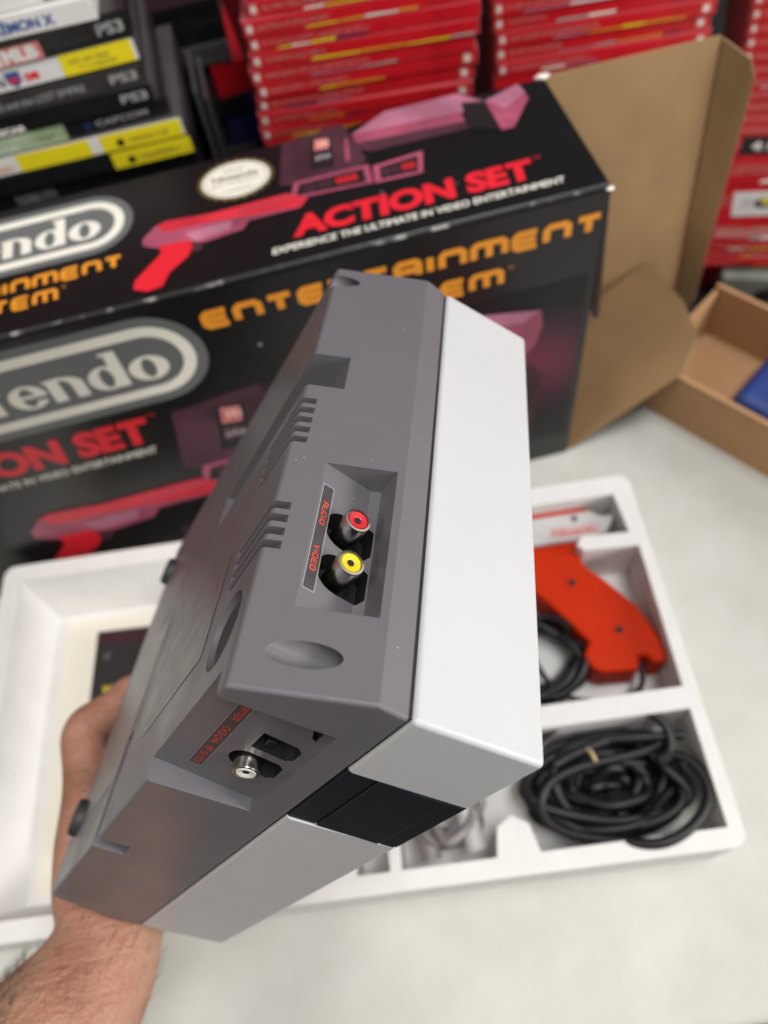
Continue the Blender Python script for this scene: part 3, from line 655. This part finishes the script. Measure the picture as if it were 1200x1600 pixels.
bm = bmesh.new(); bbox(bm, (0, 0, 0), (.16, .10, .045)); o = frombm('box_body', bm, 'greenolive', gb); bev(o, .002)
a = Art(F_sp, .2); a.disc(50, 22, 11, 9, 'pblack', 1); a.disc(50, 24, 5, 3, 'pmauve', 2); a.build('round_mark', gb)
bm = bmesh.new(); bbox(bm, (.421, .612, -.1178), (.585, .70, z - .0002)); o = frombm('red_carton', bm, 'casered'); tag(o, 'plain red carton supporting the right stack behind the grey green box', 'carton')

# left stack of mixed cases, built top down
LS = [ # thickness, spine material, right end x, width, label, art
 (.0145, 'casewhite', -.085, .150, 'white game case cut off by the top left corner, topmost in the left stack', 'w0'),
 (.0140, 'casewhite', -.087, .137, 'short white game case with blue title lettering in the left stack', 'pkm'),
 (.0170, 'caseblack', -.070, .170, 'black game case with a red, white and blue sports emblem in the left stack', 'mlb'),
 (.0150, 'casewhite', -.071, .170, 'white football game case with a bright yellow sticker in the left stack', 'mad'),
 (.0140, 'casegrey', -.072, .170, 'dark grey game case with pale title lettering below the yellow stickered one', 'emp'),
 (.0140, 'caseblack', -.070, .170, 'plain black game case with white lettering at its left in the left stack', 'nas'),
 (.0130, 'caseblack', -.064, .190, 'black game case with a green spine sleeve in the left stack', 'cap'),
 (.0140, 'casewhite', -.058, .190, 'white game case with two yellow spine panels in the left stack', 'yel'),
 (.0140, 'caseblack', -.055, .190, 'black game case with one yellow panel at its right end in the left stack', 'yl2'),
 (.0140, 'caseblack', -.058, .190, 'black game case with grey capitals just above the carton in the left stack', 'rad')]
z = .3575
for i, (hh, ms, xr, W_, lb, art) in enumerate(LS):
    z -= hh; e = empty('game_case', (xr - W_, .560 + (.002 if i % 2 else 0), z), math.radians([1, -2, 1, .5, 0, -1, 1, -1.5, -1, 0][i])); tag(e, lb, 'game case', 'mixed game cases in the left stack')
    h = hh * 1000 - .3; w_ = W_ * 1000
    case_shell(W_, .135, hh - .0003, 'casewhite' if i < 2 else ('shell' if i in (3, 5, 7) else 'caseblack'), e)
    bm = bmesh.new(); bbox(bm, (.001, .0002, .0006), (W_ - .001, .003, hh - .0009)); frombm('spine_insert', bm, ms, e)
    a = Art(F_sp, .0); rg = random.Random(i)
    def B(u0, u1, m, v0=.06, v1=.94, lv=1): a.poly([(w_ + u0, h * v0), (w_ + u1, h * v0), (w_ + u1, h * v1), (w_ + u0, h * v1)], m, lv)
    if art == 'w0': B(-30, -8, 'navy', .1, .3)
    if art == 'pkm': a.text('POK\u00c9MON X', (w_ - 78, h * .22, w_ - 26, h * .82), 'blueink', 2, bold=.35)
    if art == 'mlb':
        B(-118, -60, 'salmon', .05, .70); B(-118, -92, 'navy', .05, .70, 2); B(-92, -88, 'casewhite', .1, .65, 3)
        a.disc(w_ - 99, h * .38, 5, 3.6, 'casewhite', 3); a.text('MLB', (w_ - 86, h * .12, w_ - 63, h * .64), 'casewhite', 3, bold=.5)
        a.text('PS3', (w_ - 22, h * .3, w_ - 4, h * .75), 'greyprint', 2, bold=.3)
    if art == 'mad':
        B(-52, -3, 'sticker', .04, .98, 2); glyphs(a, w_ - 46, h * .5, w_ - 20, h * .18, 'pgold', rg, 4); glyphs(a, w_ - 40, h * .2, w_ - 16, h * .18, 'pgold', rg, 4)
        a.text('MADDEN', (w_ - 130, h * .22, w_ - 92, h * .62), 'pblack', 2, bold=.3); a.text('08', (w_ - 78, h * .25, w_ - 68, h * .62), 'pred', 2, bold=.5)
        a.poly([(w_ - 90, h * .8), (w_ - 80, h * .8), (w_ - 80, h * .35), (w_ - 85, h * .1), (w_ - 90, h * .35)], 'blueink', 2); a.text('NFL', (w_ - 89, h * .3, w_ - 81, h * .55), 'pred', 3, bold=.5)
    if art == 'emp':
        B(-150, -115, 'pgold', .1, .9); a.text('HUNTERS and the LOST EMPIRE', (w_ - 125, h * .3, w_ - 42, h * .66), 'greyprint', 2, bold=.1); a.text('PS3', (w_ - 24, h * .3, w_ - 5, h * .75), 'greyprint', 2, bold=.3)
    if art == 'nas': a.text('NASCAR', (w_ - 124, h * .08, w_ - 94, h * .42), 'cream', 2, bold=.5); a.disc(w_ - 130, h * .25, 4, 3, 'cream', 2); a.text('PS3', (w_ - 24, h * .3, w_ - 5, h * .75), 'greyprint', 2, bold=.3)
    if art == 'cap':
        B(-190, -76, 'casegreen', .04, .98); glyphs(a, w_ - 140, h * .2, w_ - 112, h * .25, 'casewhite', rg, 3); glyphs(a, w_ - 100, h * .3, w_ - 84, h * .3, 'pgold', rg, 3)
        a.disc(w_ - 60, h * .5, 3, 3, 'navy', 2); a.text('CAPCOM', (w_ - 54, h * .35, w_ - 16, h * .68), 'greyprint', 2, bold=.2)
    if art == 'yel':
        B(-124, -70, 'sticker', .04, .98); glyphs(a, w_ - 160, h * .2, w_ - 128, h * .3, 'orange', rg, 3)
        B(-62, -2, 'sticker', .04, .98); a.disc(w_ - 48, h * .4, 3, 3, 'pblack', 2); glyphs(a, w_ - 42, h * .3, w_ - 12, h * .28, 'pgold', rg, 3)
    if art == 'yl2': B(-62, -2, 'sticker', .04, .98); a.disc(w_ - 48, h * .4, 3, 3, 'pblack', 2); glyphs(a, w_ - 42, h * .3, w_ - 12, h * .28, 'pgold', rg, 3)
    if art == 'rad': glyphs(a, w_ - 140, h * .2, w_ - 110, h * .5, 'greyprint', rg, 3)
    if a.v: a.build('spine_print', e)
    else: pass
n_l = 22; H2 = (z + .118) / n_l
for k in range(n_l):
    z2 = z - H2 * (k + 1); e = empty('game_case', (-.245, .560, z2)); tag(e, 'black game case low in the left stack, out of sight behind the carton', 'game case', 'black game cases hidden behind the carton')
    case_shell(.187, .135, H2 - .0003, 'caseblack', e)
# clear-sided cases standing behind the left stack, whose edges show to its right
for k in range(3):
    e = empty('game_case', (-.232 + .0 * k, .700, .229 - .0145 * 3 + .0), 0)
    bpy.data.objects.remove(e)
nb = 24; Hb = (.262 + .118) / nb
for k in range(nb):
    e = empty('game_case', (-.20 + .0006 * (k % 5), .700, -.118 + Hb * k), math.radians(-1 + (k % 3)))
    tag(e, 'dark clear-edged game case in the stack behind the left stack', 'game case', 'dark game cases behind the left stack')
    case_shell(.186, .118, Hb - .0003, 'shell' if k % 6 == 3 else 'caseblack', e)
for q, (ux, uw, ut) in enumerate(((-.050, .004, .232), (-.0435, .004, .226))):
    bm = bmesh.new(); bbox(bm, (ux, .630, -.118), (ux + uw, .694, ut)); o = frombm('clear_sleeve', bm, 'shell'); bev(o, .0008)
    tag(o, ('taller' if q == 0 else 'shorter') + ' thin clear plastic sleeve standing upright beside the left stack', 'plastic sleeve')
sc_ = empty('upright_case', (-.034, .700, -.118), math.radians(4)); tag(sc_, 'narrow upright case, red above and blue below, left of the middle red stack', 'game case')
bm = bmesh.new(); bbox(bm, (0, 0, 0), (.030, .10, .300)); o = frombm('case_body', bm, 'navy', sc_); bev(o, .001)
bm = bmesh.new(); bbox(bm, (-.0005, -.0005, .3005), (.0305, .1005, .330)); o = frombm('red_top', bm, 'casered', sc_); bev(o, .001)

# ------------------------------------------------------------------ the held console
CM = Matrix(((0.59205993, -0.29253366, 0.75092549, -0.05244666), (0.00882859, -0.92938166, -0.36901461, 0.25915844), (0.80584558, 0.22510838, -0.54766698, 0.25367407), (0, 0, 0, 1)))
con = empty('game_console'); con.matrix_world = CM
tag(con, 'two-tone grey video game console held up tilted in a hand, its ports facing the camera', 'game console')
HW = .1277; D = .203
bm = bmesh.new()
P = [(.1133, 0), (.1288, .0355), (.1274, .0452), (-.1274, .0452), (-.1288, .0355), (-.1133, 0)]
lo = [bm.verts.new((x, 0, zz)) for x, zz in P]; hi = [bm.verts.new((x, D, zz)) for x, zz in P]
bm.faces.new(lo); bm.faces.new(hi[::-1])
for i in range(6): bm.faces.new((lo[i], hi[i], hi[(i + 1) % 6], lo[(i + 1) % 6]))
lower = frombm('lower_shell', bm, 'dark', con); bev(lower, .0014, 3)
def cb(*bs):
    b = bmesh.new()
    for A_, B_ in bs: bbox(b, A_, B_)
    return b
cuts = []
cuts.append(cb(((.02, .0625, -.01), (.14, .0812, .0125))))                 # groove from the side notch across the bottom
cuts.append(cb(((-.0315, .16, -.01), (-.0215, .22, .0125)), )); cuts.append(cb(((-.024, .10, -.01), (-.0215, .165, .006))))
b = bmesh.new()
for k in range(5): bbox(b, (.083, .0886 + .005 * k, -.01), (.14, .0915 + .005 * k, .0048))
for k in range(4): bbox(b, (.083, .1388 + .0052 * k, -.01), (.14, .1418 + .0052 * k, .0049))
cuts.append(b)
# audio/video recess: ramp floor
b = bmesh.new(); lo = [b.verts.new((x, .1195, zz)) for x, zz in ((.1184, .0118), (.14, .0118), (.14, .0332), (.1165, .0332), (.1150, .0300))]
hi = [b.verts.new((v.co.x, .1765, v.co.z)) for v in lo]
b.faces.new(lo); b.faces.new(hi[::-1])
for i in range(5): b.faces.new((lo[i], hi[i], hi[(i + 1) % 5], lo[(i + 1) % 5]))
cuts.append(b)
def dhole(r_, zc_, ztop, half, ch):
    """round towards low z, square with chamfered corners towards high z; (z, side) outline"""
    P_ = [(zc_ + r_ * math.cos(math.radians(q)), r_ * math.sin(math.radians(q))) for q in range(100, 261, 10)]
    return P_ + [(zc_ + .001, -half), (ztop - ch, -half), (ztop, -half + ch), (ztop, half - ch), (ztop - ch, half), (zc_ + .001, half)]
SWX = Matrix(((0, 0, 1, 0), (0, 1, 0, 0), (1, 0, 0, 0), (0, 0, 0, 1)))       # outline (z, y) extruded along x
SWY = Matrix(((0, 1, 0, 0), (0, 0, 1, 0), (1, 0, 0, 0), (0, 0, 0, 1)))       # outline (z, x) extruded along y
for yj in (.1426, .1591):
    b = bmesh.new(); bprism(b, dhole(.0066, .0225, .0328, .0068, .002), .024, Matrix.Translation((.100, yj, 0)) @ SWX); cuts.append(b)
b = bmesh.new(); bcyl(b, (.1205, .191, 0), (0, 0, 1), .0041, -.01, .034, 40); cuts.append(b)
b = bmesh.new(); bcyl(b, (.1135, .0105, 0), (0, 0, 1), .0041, -.01, .030, 40); cuts.append(b)
b = bmesh.new(); bcyl(b, (.0945, .176, 0), (0, 0, 1), .0125, -.01, .006, 48); cuts.append(b)
# rear recess: ramp floor, open at the bottom edge
b = bmesh.new(); lo = [b.verts.new((.0430, yy, zz)) for yy, zz in ((.1955, -.01), (.1955, .002), (.1988, .0346), (.22, .0346), (.22, -.01))]
hi = [b.verts.new((.1070, v.co.y, v.co.z)) for v in lo]
b.faces.new(lo[::-1]); b.faces.new(hi)
for i in range(5): b.faces.new((lo[i], lo[(i + 1) % 5], hi[(i + 1) % 5], hi[i]))
cuts.append(b)
b = bmesh.new(); bprism(b, dhole(.0058, .0235, .0341, .0056, .002), .020, Matrix.Translation((.0660, .186, 0)) @ SWY); cuts.append(b)
b = bmesh.new(); bprism(b, [(.0210, -.0052), (.0210, .0052), (.0320, .0052), (.0341, .0032), (.0341, -.0032), (.0320, -.0052)], .020, Matrix.Translation((.0805, .186, 0)) @ SWY); cuts.append(b)
b = bmesh.new(); bprism(b, [(.0150, .0010), (.0150, .0040), (.0341, .0040), (.0341, -.0045), (.0325, -.0035), (.0310, .0010)], .020, Matrix.Translation((.0975, .186, 0)) @ SWY); cuts.append(b)
cut(lower, cuts, .0005, 2)
lower.data.materials.append(M['hole'])  # port hole walls coloured black in place of the shade inside
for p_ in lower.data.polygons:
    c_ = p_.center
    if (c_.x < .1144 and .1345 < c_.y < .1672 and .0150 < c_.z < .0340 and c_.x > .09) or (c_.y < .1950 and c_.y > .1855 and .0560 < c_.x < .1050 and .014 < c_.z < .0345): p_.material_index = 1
smooth_by_angle(lower, 20)
# seam: black strip standing in for the shade in the gap
bm = bmesh.new(); bbox(bm, (-.1266, .0012, .0450), (.1266, D - .0012, .0464)); frombm('seam_shade_strip', bm, 'hole', con)
# upper shell
bm = bmesh.new(); tz = .0008
vs = bbox(bm, (-HW, 0, .0460), (HW, D, .0875))
for v in vs:
    if v.co.z > .08: v.co.y += tz if v.co.y < .1 else -tz
upper = frombm('upper_shell', bm, 'light', con); bev(upper, .0018, 4)
cut(upper, [cb(((.0465, -.01, .0845), (.0905, .21, .10))), cb(((.0465, .2000, .04), (.0905, .21, .10)))], .0003, 1)
smooth_by_angle(upper, 35)
# black vent strip: stepped at the rear, ribbed on top
bm = bmesh.new(); bbox(bm, (.0468, .2002, .0463), (.0902, .2024, .0562)); bbox(bm, (.0468, .2002, .0566), (.0902, .2027, .0797)); bbox(bm, (.0468, .2002, .0801), (.0902, .2024, .0858)); bbox(bm, (.0468, .2002, .086), (.0902, .2020, .0870))
vs_ = frombm('vent_strip', bm, 'strip', con); bev(vs_, .0003, 1)
bm = bmesh.new()
for k in range(34): bbox(bm, (.0468, .002 + k * .0058, .0846), (.0902, .0058 + k * .0058, .0871))
frombm('vent_ribs', bm, 'strip', con)
# black blocks standing in for the darkness inside the port holes, and jacks
bm = bmesh.new(); bbox(bm, (.1000, .1358, .0165), (.1086, .1660, .0335)); bbox(bm, (.0585, .1862, .0160), (.1030, .1880, .0346)); frombm('port_shade_block', bm, 'hole', con)
def sleeve(c, axis, nm_, cap):
    q = lathe(nm_, c, axis, [(.0046, 0), (.0046, .0020), (.0043, .0021), (.0043, .0148), (.0041, .0155), (.0035, .0156), (.0034, .0150)], 'silver', con); smooth_by_angle(q, 40)
    p_ = lathe('insulator', c, axis, [(.0031, .0100), (.00325, .0152), (.0029, .0157), (.0016, .0155), (.0010, .0150), (.0010, .0120)], cap, q); smooth_by_angle(p_, 50)
    h_ = lathe('contact_hole', c, axis, [(.00105, .0150), (.00105, .0153)], 'hole', q)
sleeve((.1086, .1426, .0238), (1, 0, 0), 'audio_jack', 'redcap')
sleeve((.1086, .1591, .0238), (1, 0, 0), 'video_jack', 'yelcap')
sleeve((.0660, .1860, .0240), (0, 1, 0), 'antenna_jack', 'whitecap')
bm = bmesh.new(); bbox(bm, (.0780, .1900, .0240), (.0815, .1972, .0270)); o = frombm('switch_lever', bm, 'strip', con); bev(o, .0003)
# bare dull metal spacer beneath the side recess
# side label on the ramp: frame along y, rising with z
ramp = Vector((.1150 - .1184, 0, .0300 - .0118)).normalized(); rn = Vector((ramp.z, 0, -ramp.x)).normalized()
def F_side(u, v, h):
    q = Vector((.1184, 0, .0118)) + ramp * (v * mm) + rn * (h * mm); return (q.x, u * mm, q.z)
a = Art(F_side, .12)
a.poly(rr(128.2, .7, 169.3, 5.1, .4, 2), 'labelrim', 0); a.poly(rr(128.6, 1.05, 168.9, 4.75, .3, 2), 'label', 1)
tech(a, 'AUDIO', 135.3, 1.95, 144.6, 3.95, 'redink', 2, wd=.20, gap=.42, slant=.0); tech(a, 'VIDEO', 152.8, 1.95, 162.2, 3.95, 'redink', 2, wd=.20, gap=.42, slant=.0)
a.build('port_label', con)
rp2 = Vector((0, .1988 - .1955, .0346 - .002)).normalized(); rn2 = Vector((0, rp2.z, -rp2.y))
def F_rear(u, v, h):
    q = Vector((0, .1955, .002)) + rp2 * ((v - 2) * mm) + rn2 * (h * mm); return (-u * mm, q.y, q.z)
a = Art(F_rear, .12)
a.poly(rr(-106.6, 9.3, -50.5, 14.0, .3, 2), 'labelrim', 0); a.poly(rr(-106.3, 9.55, -50.8, 13.75, .3, 2), 'label', 1)
tech(a, 'AC ADAPTER', -104.6, 10.5, -86.0, 12.8, 'redink', 2, wd=.19, gap=.42); tech(a, 'CH3-CH4', -80.5, 10.5, -68.5, 12.8, 'redink', 2, wd=.19, gap=.42); tech(a, 'RF SWITCH', -65.2, 10.5, -52.3, 12.8, 'redink', 2, wd=.19, gap=.42)
a.build('port_label', con)
# bottom: foil rating label, expansion cover, feet, round insert
def F_bot(u, v, h): return (u * mm, v * mm, -h * mm)
a = Art(F_bot, .15); a.poly(rr(2.6, 131, 72, 174, 1.5, 2), 'foil', 0)
rg = random.Random(5)
for k in range(9): glyphs(a, 6, 136 + k * 4, rg.uniform(30, 66), 1.6, 'labelrim', rg, 1)
a.build('rating_label', con)
a = Art(F_bot, .15); a.poly(rr(-100, 96, -30, 178, 2, 2), 'foil', 0); a.build('expansion_cover_glare', con)  # foil on the cover also stands in for glare on the bottom
for fx, fy_ in ((-.1015, .172), (-.1075, .022)):
    bm = bmesh.new(); bcyl(bm, (fx, fy_, 0), (0, 0, -1), .0085, -.0005, .0035, 32, r1=.0078); o = frombm('rubber_foot', bm, 'rubber', con); bev(o, .0008); smooth_by_angle(o)
bm = bmesh.new(); bcyl(bm, (.0945, .176, .0058), (0, 0, -1), .0100, 0, .0046, 40, r1=.0094); o = frombm('rubber_foot', bm, 'rubber', con); bev(o, .0008); smooth_by_angle(o)

# ------------------------------------------------------------------ the hand and forearm (laid out in the console's frame, mm)
def L2W(p): return CM @ Vector((p[0] * mm, p[1] * mm, p[2] * mm))
verts = []; edges = []; rad = []
def chain(parent_i, pts):
    i = parent_i
    for (x, y, z_, r_) in pts:
        verts.append(L2W((x, y, z_))); rad.append(r_ if isinstance(r_, tuple) else (r_, r_)); j = len(verts) - 1
        if i is not None: edges.append((i, j))
        i = j
    return i
chain(None, [(-152, 195, 40, (30, 27))])                                   # 0 heel of the hand
chain(0, [(-154, 216, 42, (34, 33)), (-160, 246, 27, (40, 36)), (-172, 287, 14, (44, 40)), (-190, 337, 4, (47, 44)), (-210, 395, -2, (50, 48)), (-230, 460, -6, (54, 52))])
chain(0, [(-149, 190, 17, 17), (-149, 168, 9, 15), (-149, 144, 4, 13.2), (-149, 124, -6, 12.2), (-148, 116, -10, 13.6), (-147, 108, -9, 12.9), (-144, 100, -2, 10.4), (-139, 87, 5, 9.8), (-135, 79, 8, 7.5)])   # thumb
k0 = chain(0, [(-150, 165, 50, (14, 26))])
k1 = chain(k0, [(-149, 138, 58, (12.5, 24))])
for (y, ln, r_) in ((112, 0, 8.6), (133, 4, 8.9), (154, 2, 8.6), (174, -6, 7.6)):
    base = k1 if y < 140 else k0
    chain(base, [(-146, y + 3, 74, r_ + 1), (-141, y, 90, r_ + .6), (-129, y - 2, 99, r_ + .2), (-112 + ln, y - 3, 98.5, r_), (-92 + ln, y - 4, 97.2, r_ - .6), (-78 + ln, y - 4.5, 96.4, r_ - 1.6)])
me = bpy.data.meshes.new('person'); me.from_pydata(verts, edges, [])
hand = bpy.data.objects.new('person', me); COL.objects.link(hand); me.materials.append(M['skin'])
sk = hand.modifiers.new('s', 'SKIN'); sk.use_smooth_shade = True; sk.branch_smoothing = .6
for i, v in enumerate(me.skin_vertices[0].data): v.radius = (rad[i][0] * mm, rad[i][1] * mm)
me.skin_vertices[0].data[0].use_root = True
ss = hand.modifiers.new('u', 'SUBSURF'); ss.levels = 3; ss.render_levels = 3
bake(hand)
for p_ in hand.data.polygons: p_.use_smooth = True
tag(hand, 'bare left hand and hairy forearm reaching in at the lower left, gripping the console end', 'person')
# forearm hair: fine strands rooted on the arm surface
rg = random.Random(11); bm = bmesh.new(); CI = CM.inverted()
polys = [p_ for p_ in hand.data.polygons if (CI @ p_.center).y > .205]
if polys:
    axis = (L2W((-225, 460, 22)) - L2W((-156, 222, 34))).normalized()
    for q in range(14000):
        p_ = rg.choice(polys); c_ = p_.center; l_ = CI @ c_
        if rg.random() > (1.0 if l_.z < .004 else .07): continue
        nrm = p_.normal; tdir = (-axis * .9 + nrm * rg.uniform(.25, .6) + Vector((rg.uniform(-.4, .4), rg.uniform(-.4, .4), rg.uniform(-.4, .4)))).normalized()
        ln = rg.uniform(.005, .011); s_ = tdir.cross(nrm).normalized() * .00010; p0 = c_ + Vector((rg.uniform(-1, 1), rg.uniform(-1, 1), rg.uniform(-1, 1))) * .0012
        p1 = p0 + tdir * ln * .5; p2 = p1 + (tdir - nrm * .3).normalized() * ln * .5; u_ = nrm * .00010
        A = [bm.verts.new(p0 + s_), bm.verts.new(p0 - s_), bm.verts.new(p0 + u_)]; B = [bm.verts.new(p1 + s_), bm.verts.new(p1 - s_), bm.verts.new(p1 + u_)]; tpv = bm.verts.new(p2)
        for i in range(3):
            bm.faces.new((A[i], A[(i + 1) % 3], B[(i + 1) % 3], B[i])); bm.faces.new((B[i], B[(i + 1) % 3], tpv))
    frombm('arm_hair', bm, 'hair', hand)
